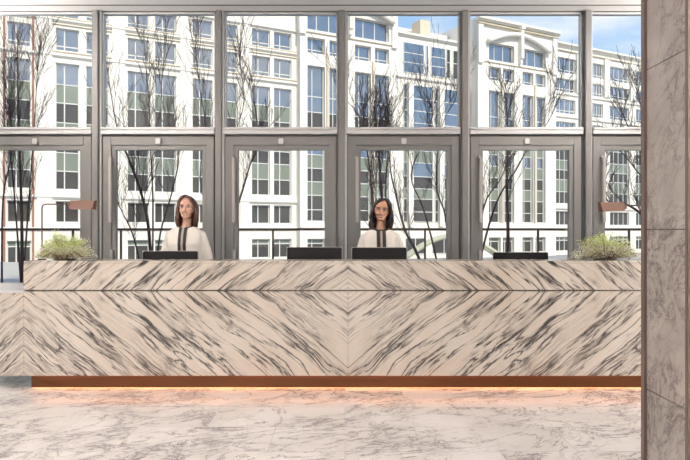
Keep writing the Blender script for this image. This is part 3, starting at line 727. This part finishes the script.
def make_person(label, px, Y, crown_y, skin, lip, hair, iris, px_head, turn, tilt, hand_z, hx, style, smile):
    Hc = PZ(crown_y, Y)-.012                       # skull top, under the hair
    X = PX(px, Y); hdx = PX(px_head, Y)-X
    t = thing('person', label, 'person', (X, Y, 0), 0, 'women standing behind the desk')
    chin = Hc-.208; zs = chin-.085                # shoulder line
    # -- body: one continuous surface (legs, trunk, arms, hands, neck, head)
    b = MB()
    b.loft([(zs-.60, .165, -.105, .125, 0, 2.2), (zs-.50, .165, -.105, .12, 0, 2.2), (zs-.36, .125, -.09, .085, 0, 2.2), (zs-.26, .135, -.105, .09, 0, 2.2), (zs-.16, .150, -.125, .10, 0, 2.3),
            (zs-.07, .150, -.10, .095, 0, 2.3), (zs-.035, .12, -.07, .08, 0, 2.2), (zs-.005, .08, -.05, .06, 0, 2)])
    b.capsule([(0, .018, zs-.04), (hdx*.4, .024, zs+.04), (hdx*.9, .022, chin+.05)], [.058, .044, .046])
    for s_ in (-1, 1):
        b.capsule([(s_*.085, .01, zs-.60), (s_*.085, -.005, .48), (s_*.082, .015, .25), (s_*.08, .03, .09)], [.085, .055, .050, .036])
        b.capsule([(s_*.08, .035, .05), (s_*.082, -.05, .035), (s_*.086, -.12, .03)], [.036, .034, .025])
        sh = Vector((s_*.146, .01, zs-.082)); el = Vector((s_*.214, .035, zs-.335)); wr = Vector((s_*hx, -.20, hand_z+.035))
        b.capsule([sh, sh.lerp(el, .5), el], [.048, .042, .036]); b.capsule([el, el.lerp(wr, .4), wr], [.037, .034, .024])
        d = Vector((-.12*s_, -1, -.22)).normalized(); pl = wr+d*.05
        b.capsule([wr, pl, wr+d*.085], [.024, .026, .024])
        side = Vector((s_, 0, 0)); side = (side-d*side.dot(d)).normalized()
        for fi, (o_, ln, spd) in enumerate(((-.030, .070, -.16), (-.010, .078, -.05), (.010, .072, .05), (.029, .058, .16))):
            base = wr+d*.088+side*o_; dd = (d+side*spd).normalized()
            k1 = base+dd*ln*.45+Vector((0, 0, .006)); k2 = base+dd*ln*.8+Vector((0, 0, -.006)); k3 = base+dd*ln+Vector((0, 0, -.018))
            b.capsule([base-dd*.02, k1, k2, k3], [.0088, .0082, .0074, .0066], 8)
        tb = wr+d*.03-side*.02; td = (d*.7-side*.7).normalized()
        b.capsule([tb, tb+td*.035, tb+td*.035+(d*.9-side*.2).normalized()*.03], [.012, .0095, .008], 8)
    # head, modelled around its own centre then turned and tilted on the neck
    hb = MB(); c = Vector((hdx, -.015, chin+.105))
    zz = lambda q: q-.105
    hb.loft([(zz(.000), .022, -.082, -.045, 0, 2), (zz(.010), .034, -.089, -.02, 0, 2.1), (zz(.028), .045, -.090, .02, 0, 2.2), (zz(.050), .056, -.088, .055, 0, 2.2), (zz(.075), .066, -.087, .080, 0, 2.2),
             (zz(.100), .0705, -.083, .092, 0, 2.2), (zz(.125), .073, -.086, .098, 0, 2.2), (zz(.150), .072, -.083, .096, 0, 2.1), (zz(.175), .063, -.066, .083, 0, 2.1), (zz(.195), .045, -.038, .058, 0, 2), (zz(.206), .02, -.01, .03, 0, 2)], 32)
    hb.ell((0, -.090, zz(.068)), (.013, .016, .011)); hb.capsule([(0, -.085, zz(.110)), (0, -.094, zz(.088)), (0, -.101, zz(.072))], [.007, .0085, .0095], 8)
    for s_ in (-1, 1):
        hb.ell((s_*.036, -.066, zz(.068)), (.022, .018, .019)); hb.ell((s_*.011, -.090, zz(.067)), (.008, .009, .007))
        hb.ell((s_*.031, -.077, zz(.124)), (.022, .009, .007)); hb.ell((s_*.072, .012, zz(.09)), (.009, .017, .029))
    hb.ell((0, -.086, zz(.018)), (.020, .012, .014)); hb.ell((0, -.084, zz(.043)), (.026, .009, .014))
    RM = Matrix.Rotation(R(turn), 3, 'Z') @ Matrix.Rotation(R(tilt), 3, 'Y')
    place = lambda mb: setattr(mb, 'v', [tuple(RM @ Vector(q) + c) for q in mb.v])
    place(hb); b.add(hb.v, hb.f, 0, True)
    body = b.build('body', skin, t); remesh(body, .0052, 3)
    # -- face
    for s_ in (-1, 1):
        e_ = MB(); e_.ell((s_*.031, -.0795, zz(.104)), (.0130, .0085, .0050), seg=14); place(e_); e = e_.build('eye', M['eyew'], t)
        i_ = MB(); i_.ell((s_*.031, -.0865, zz(.104)), (.0062, .003, .0056), seg=12); place(i_); i_.build('iris', iris, e)
        l_ = MB(); l_.tube([(s_*.016, -.084, zz(.106)), (s_*.024, -.0885, zz(.1115)), (s_*.034, -.0875, zz(.1120)), (s_*.046, -.079, zz(.106))], [.0012, .0022, .0022, .0012], 6); place(l_); l_.build('eyelashes', M['trim'], e)
        w_ = MB(); w_.tube([(s_*.014, -.0885, zz(.122)), (s_*.028, -.0895, zz(.1275)), (s_*.042, -.0855, zz(.1265)), (s_*.050, -.079, zz(.122))], [.0024, .0034, .0032, .0016], 6); place(w_); w_.build('eyebrow', hair, t)
    k = .005*smile; mw = .021+.004*smile; g_ = .0042*smile
    u_ = MB()
    u_.tube([(-mw, -.086, zz(.046)+k), (-mw*.5, -.0955, zz(.047)+g_*.8), (0, -.098, zz(.046)+g_*.7), (mw*.5, -.0955, zz(.047)+g_*.8), (mw, -.086, zz(.046)+k)], [.001, .0030, .0030, .0030, .001], 8)
    u_.tube([(-mw, -.086, zz(.045)+k), (-mw*.5, -.0945, zz(.0405)-g_), (0, -.097, zz(.0385)-g_*1.1), (mw*.5, -.0945, zz(.0405)-g_), (mw, -.086, zz(.045)+k)], [.001, .0034, .0040, .0034, .001], 8)
    place(u_); u_.build('lips', lip, t)
    if smile > .8:
        th_ = MB(); th_.ell((0, -.0905, zz(.0432)), (.018, .0065, .0048), seg=14); place(th_); th_.build('teeth', M['teeth'], t)
    # -- hair: many locks from the parting, fused into one mass
    h = MB(); rnd = random.Random(int(px)); part = style['part']
    def skull(az, el, k=1.0):                      # az 0 = face, grows to the side
        return Vector((math.sin(az)*math.cos(el)*.083*k, .008-math.cos(az)*math.cos(el)*.100*k, zz(.118)+math.sin(el)*.098*k))
    drop = style['drop']
    for s_ in (-1, 1):
        for i_ in range(24):
            az = R(66+114*i_/23); P = []; Q = []
            for j in range(6):
                f = j/5
                e1 = R(88-88*f**.62); a1 = az*(.3+.7*f**.8) if az < R(120) else az
                v = skull(a1*s_, e1, 1.02); v.x += part*(1-f)**2*.9; P.append(v); Q.append(.012+.004*f)
            if az < R(60):   # front locks bow out round the face
                P[-2].x += s_*.002
            e0 = P[-1]; L_ = drop*(1-.10*abs(az-R(120))/R(80))*rnd.uniform(.9, 1.04); wv = rnd.uniform(0, 6)
            for j in range(1, 8):
                f = j/7; out_ = style['flare']*math.sin(min(1, f*1.15)*math.pi*.62)
                back = Vector((e0.x+s_*out_*max(.35, abs(math.sin(az))), e0.y+(.025*f if az < R(80) else 0)-(.03*f if az > R(150) else 0), e0.z-L_*f))
                back += Vector((math.sin(f*style['freq']+wv)*style['wave'], math.cos(f*style['freq']+wv)*style['wave']*.7, 0))
                if f > .75: back.x -= s_*(f-.75)*style['curl']
                P.append(back); Q.append(.0150*(1-.4*f**3))
            h.capsule(P, Q, 8)
    h.ell((0, .023, zz(.122)), (.0795, .086, .094))
    place(h); ho = h.build('hair', hair, t); remesh(ho, .0050, 2)
    # -- jacket, open down the front over a blouse, with dark edging
    j = MB(); up = .013
    j.loft([(zs-.56, .19, -.14, .145, 0, 2.3), (zs-.50, .185, -.132, .14, 0, 2.3), (zs-.36, .150, -.115, .108, 0, 2.3), (zs-.26, .156, -.128, .108, 0, 2.4), (zs-.16, .168, -.146, .118, 0, 2.5),
            (zs-.09, .174, -.124, .113, 0, 2.5), (zs-.05, .162, -.106, .104, 0, 2.4), (zs-.022, .140, -.088, .094, 0, 2.3), (zs+.002, .108, -.070, .084, 0, 2.1)])
    for s_ in (-1, 1):
        sh = Vector((s_*.146, .008, zs-.085)); el = Vector((s_*.216, .037, zs-.335)); wr = Vector((s_*hx, -.20, hand_z+.035))
        j.capsule([sh, sh.lerp(el, .5)+Vector((s_*.004, 0, 0)), el, el.lerp(wr, .45), el.lerp(wr, .86)], [.056, .055, .053, .048, .040])
    jk = j.build('jacket', M['jacket'], t); remesh(jk, .0065, 5)
    def front(z):                                   # y of the jacket front at a height
        tb = [(zs-.56, -.14), (zs-.50, -.132), (zs-.36, -.115), (zs-.26, -.128), (zs-.16, -.146), (zs-.07, -.122), (zs-.02, -.092), (zs+.012, -.072), (zs+.04, -.05)]
        for (a, ya), (b_, yb) in zip(tb, tb[1:]):
            if a <= z <= b_: return ya+(yb-ya)*(z-a)/(b_-a)
        return tb[-1][1]
    zn = zs-.005
    bl = MB()
    zl = [zs-.54+(zn-zs+.54)*k_/14 for k_ in range(15)]
    vs = []
    for z in zl: vs += [(-.030, front(z)-.001, z), (0, front(z)-.005, z), (.030, front(z)-.001, z), (.030, front(z)+.02, z), (-.030, front(z)+.02, z)]
    fs = [(i_*5+k_, i_*5+(k_+1) % 5, i_*5+5+(k_+1) % 5, i_*5+5+k_) for i_ in range(14) for k_ in range(5)]+[(0, 1, 2, 3, 4), (70, 71, 72, 73, 74)]
    bl.add(vs, fs, 0, True); bl.build('blouse', M['blouse'], t)
    for s_ in (-1, 1):
        m = MB(); vs = []; g0, g1 = style['band']
        for z in zl: vs += [(s_*g0, front(z)-.009, z), (s_*g1, front(z)-.006, z), (s_*g1, front(z)+.01, z), (s_*g0, front(z)+.01, z)]
        fs = [(i_*4+k_, i_*4+(k_+1) % 4, i_*4+4+(k_+1) % 4, i_*4+4+k_) for i_ in range(14) for k_ in range(4)]+[(0, 1, 2, 3), (56, 57, 58, 59)]
        m.add(vs, fs, 0, False).build('front_edging', M['trim'], t, label='dark edging down the open jacket front')
    m = MB(); P = []
    nw = style['neck']
    for k_ in range(25):
        a = 2*math.pi*k_/24; P.append((nw*math.sin(a), .004-.086*math.cos(a), zs+.026-.034*max(0, math.cos(a))+.014*max(0, -math.cos(a))))
    m.tube(P, style['nr'], 8, caps=False).build('neck_edging', M['trim'], t, label='dark edging round the jacket neck')
    # trousers and shoes
    m = MB(); m.loft([(zs-.63, .172, -.115, .13, 0, 2.2), (zs-.52, .172, -.112, .127, 0, 2.2), (zs-.45, .155, -.102, .11, 0, 2.2)])
    for s_ in (-1, 1): m.capsule([(s_*.085, .01, zs-.62), (s_*.085, .0, .48), (s_*.083, .015, .25), (s_*.082, .028, .11)], [.096, .072, .066, .06])
    tr = m.build('trousers', M['trousers'], t); remesh(tr, .008, 3)
    for s_ in (-1, 1):
        m = MB(); m.capsule([(s_*.08, .045, .045), (s_*.082, -.05, .040), (s_*.086, -.125, .032)], [.042, .041, .030]); o = m.build('shoe', M['shoe'], t)
        for v in o.data.vertices: v.co.z = max(.0, v.co.z)
    return t
make_person('smiling woman with auburn shoulder-length hair in an ivory jacket with two black bands', 185.6, 5.98, 195.6,
            skinmat('fair_skin', (.60, .36, .27)), mat('rose_lips', (.48, .15, .13), .4), mat('auburn_hair', (.085, .036, .024), .45, vary=.3, vscale=60),
            mat('brown_iris', (.06, .03, .02), .2), 187.6, 0, 2, .80, .17,
            dict(part=-.026, drop=.215, flare=.010, wave=.009, freq=7, curl=.03, band=(.011, .038), neck=.078, nr=.006), .9)
make_person('smiling woman with wavy black hair in an ivory jacket with dark open edging', 380.6, 5.98, 198.2,
            skinmat('brown_skin', (.47, .25, .165)), mat('plum_lips', (.33, .09, .08), .4), mat('black_hair', (.018, .010, .009), .4, vary=.3, vscale=60),
            mat('dark_iris', (.03, .015, .01), .2), 381.8, -6, 4, .80, .16,
            dict(part=.030, drop=.215, flare=.014, wave=.014, freq=8, curl=.02, band=(.012, .044), neck=.082, nr=.0105), 1.0)
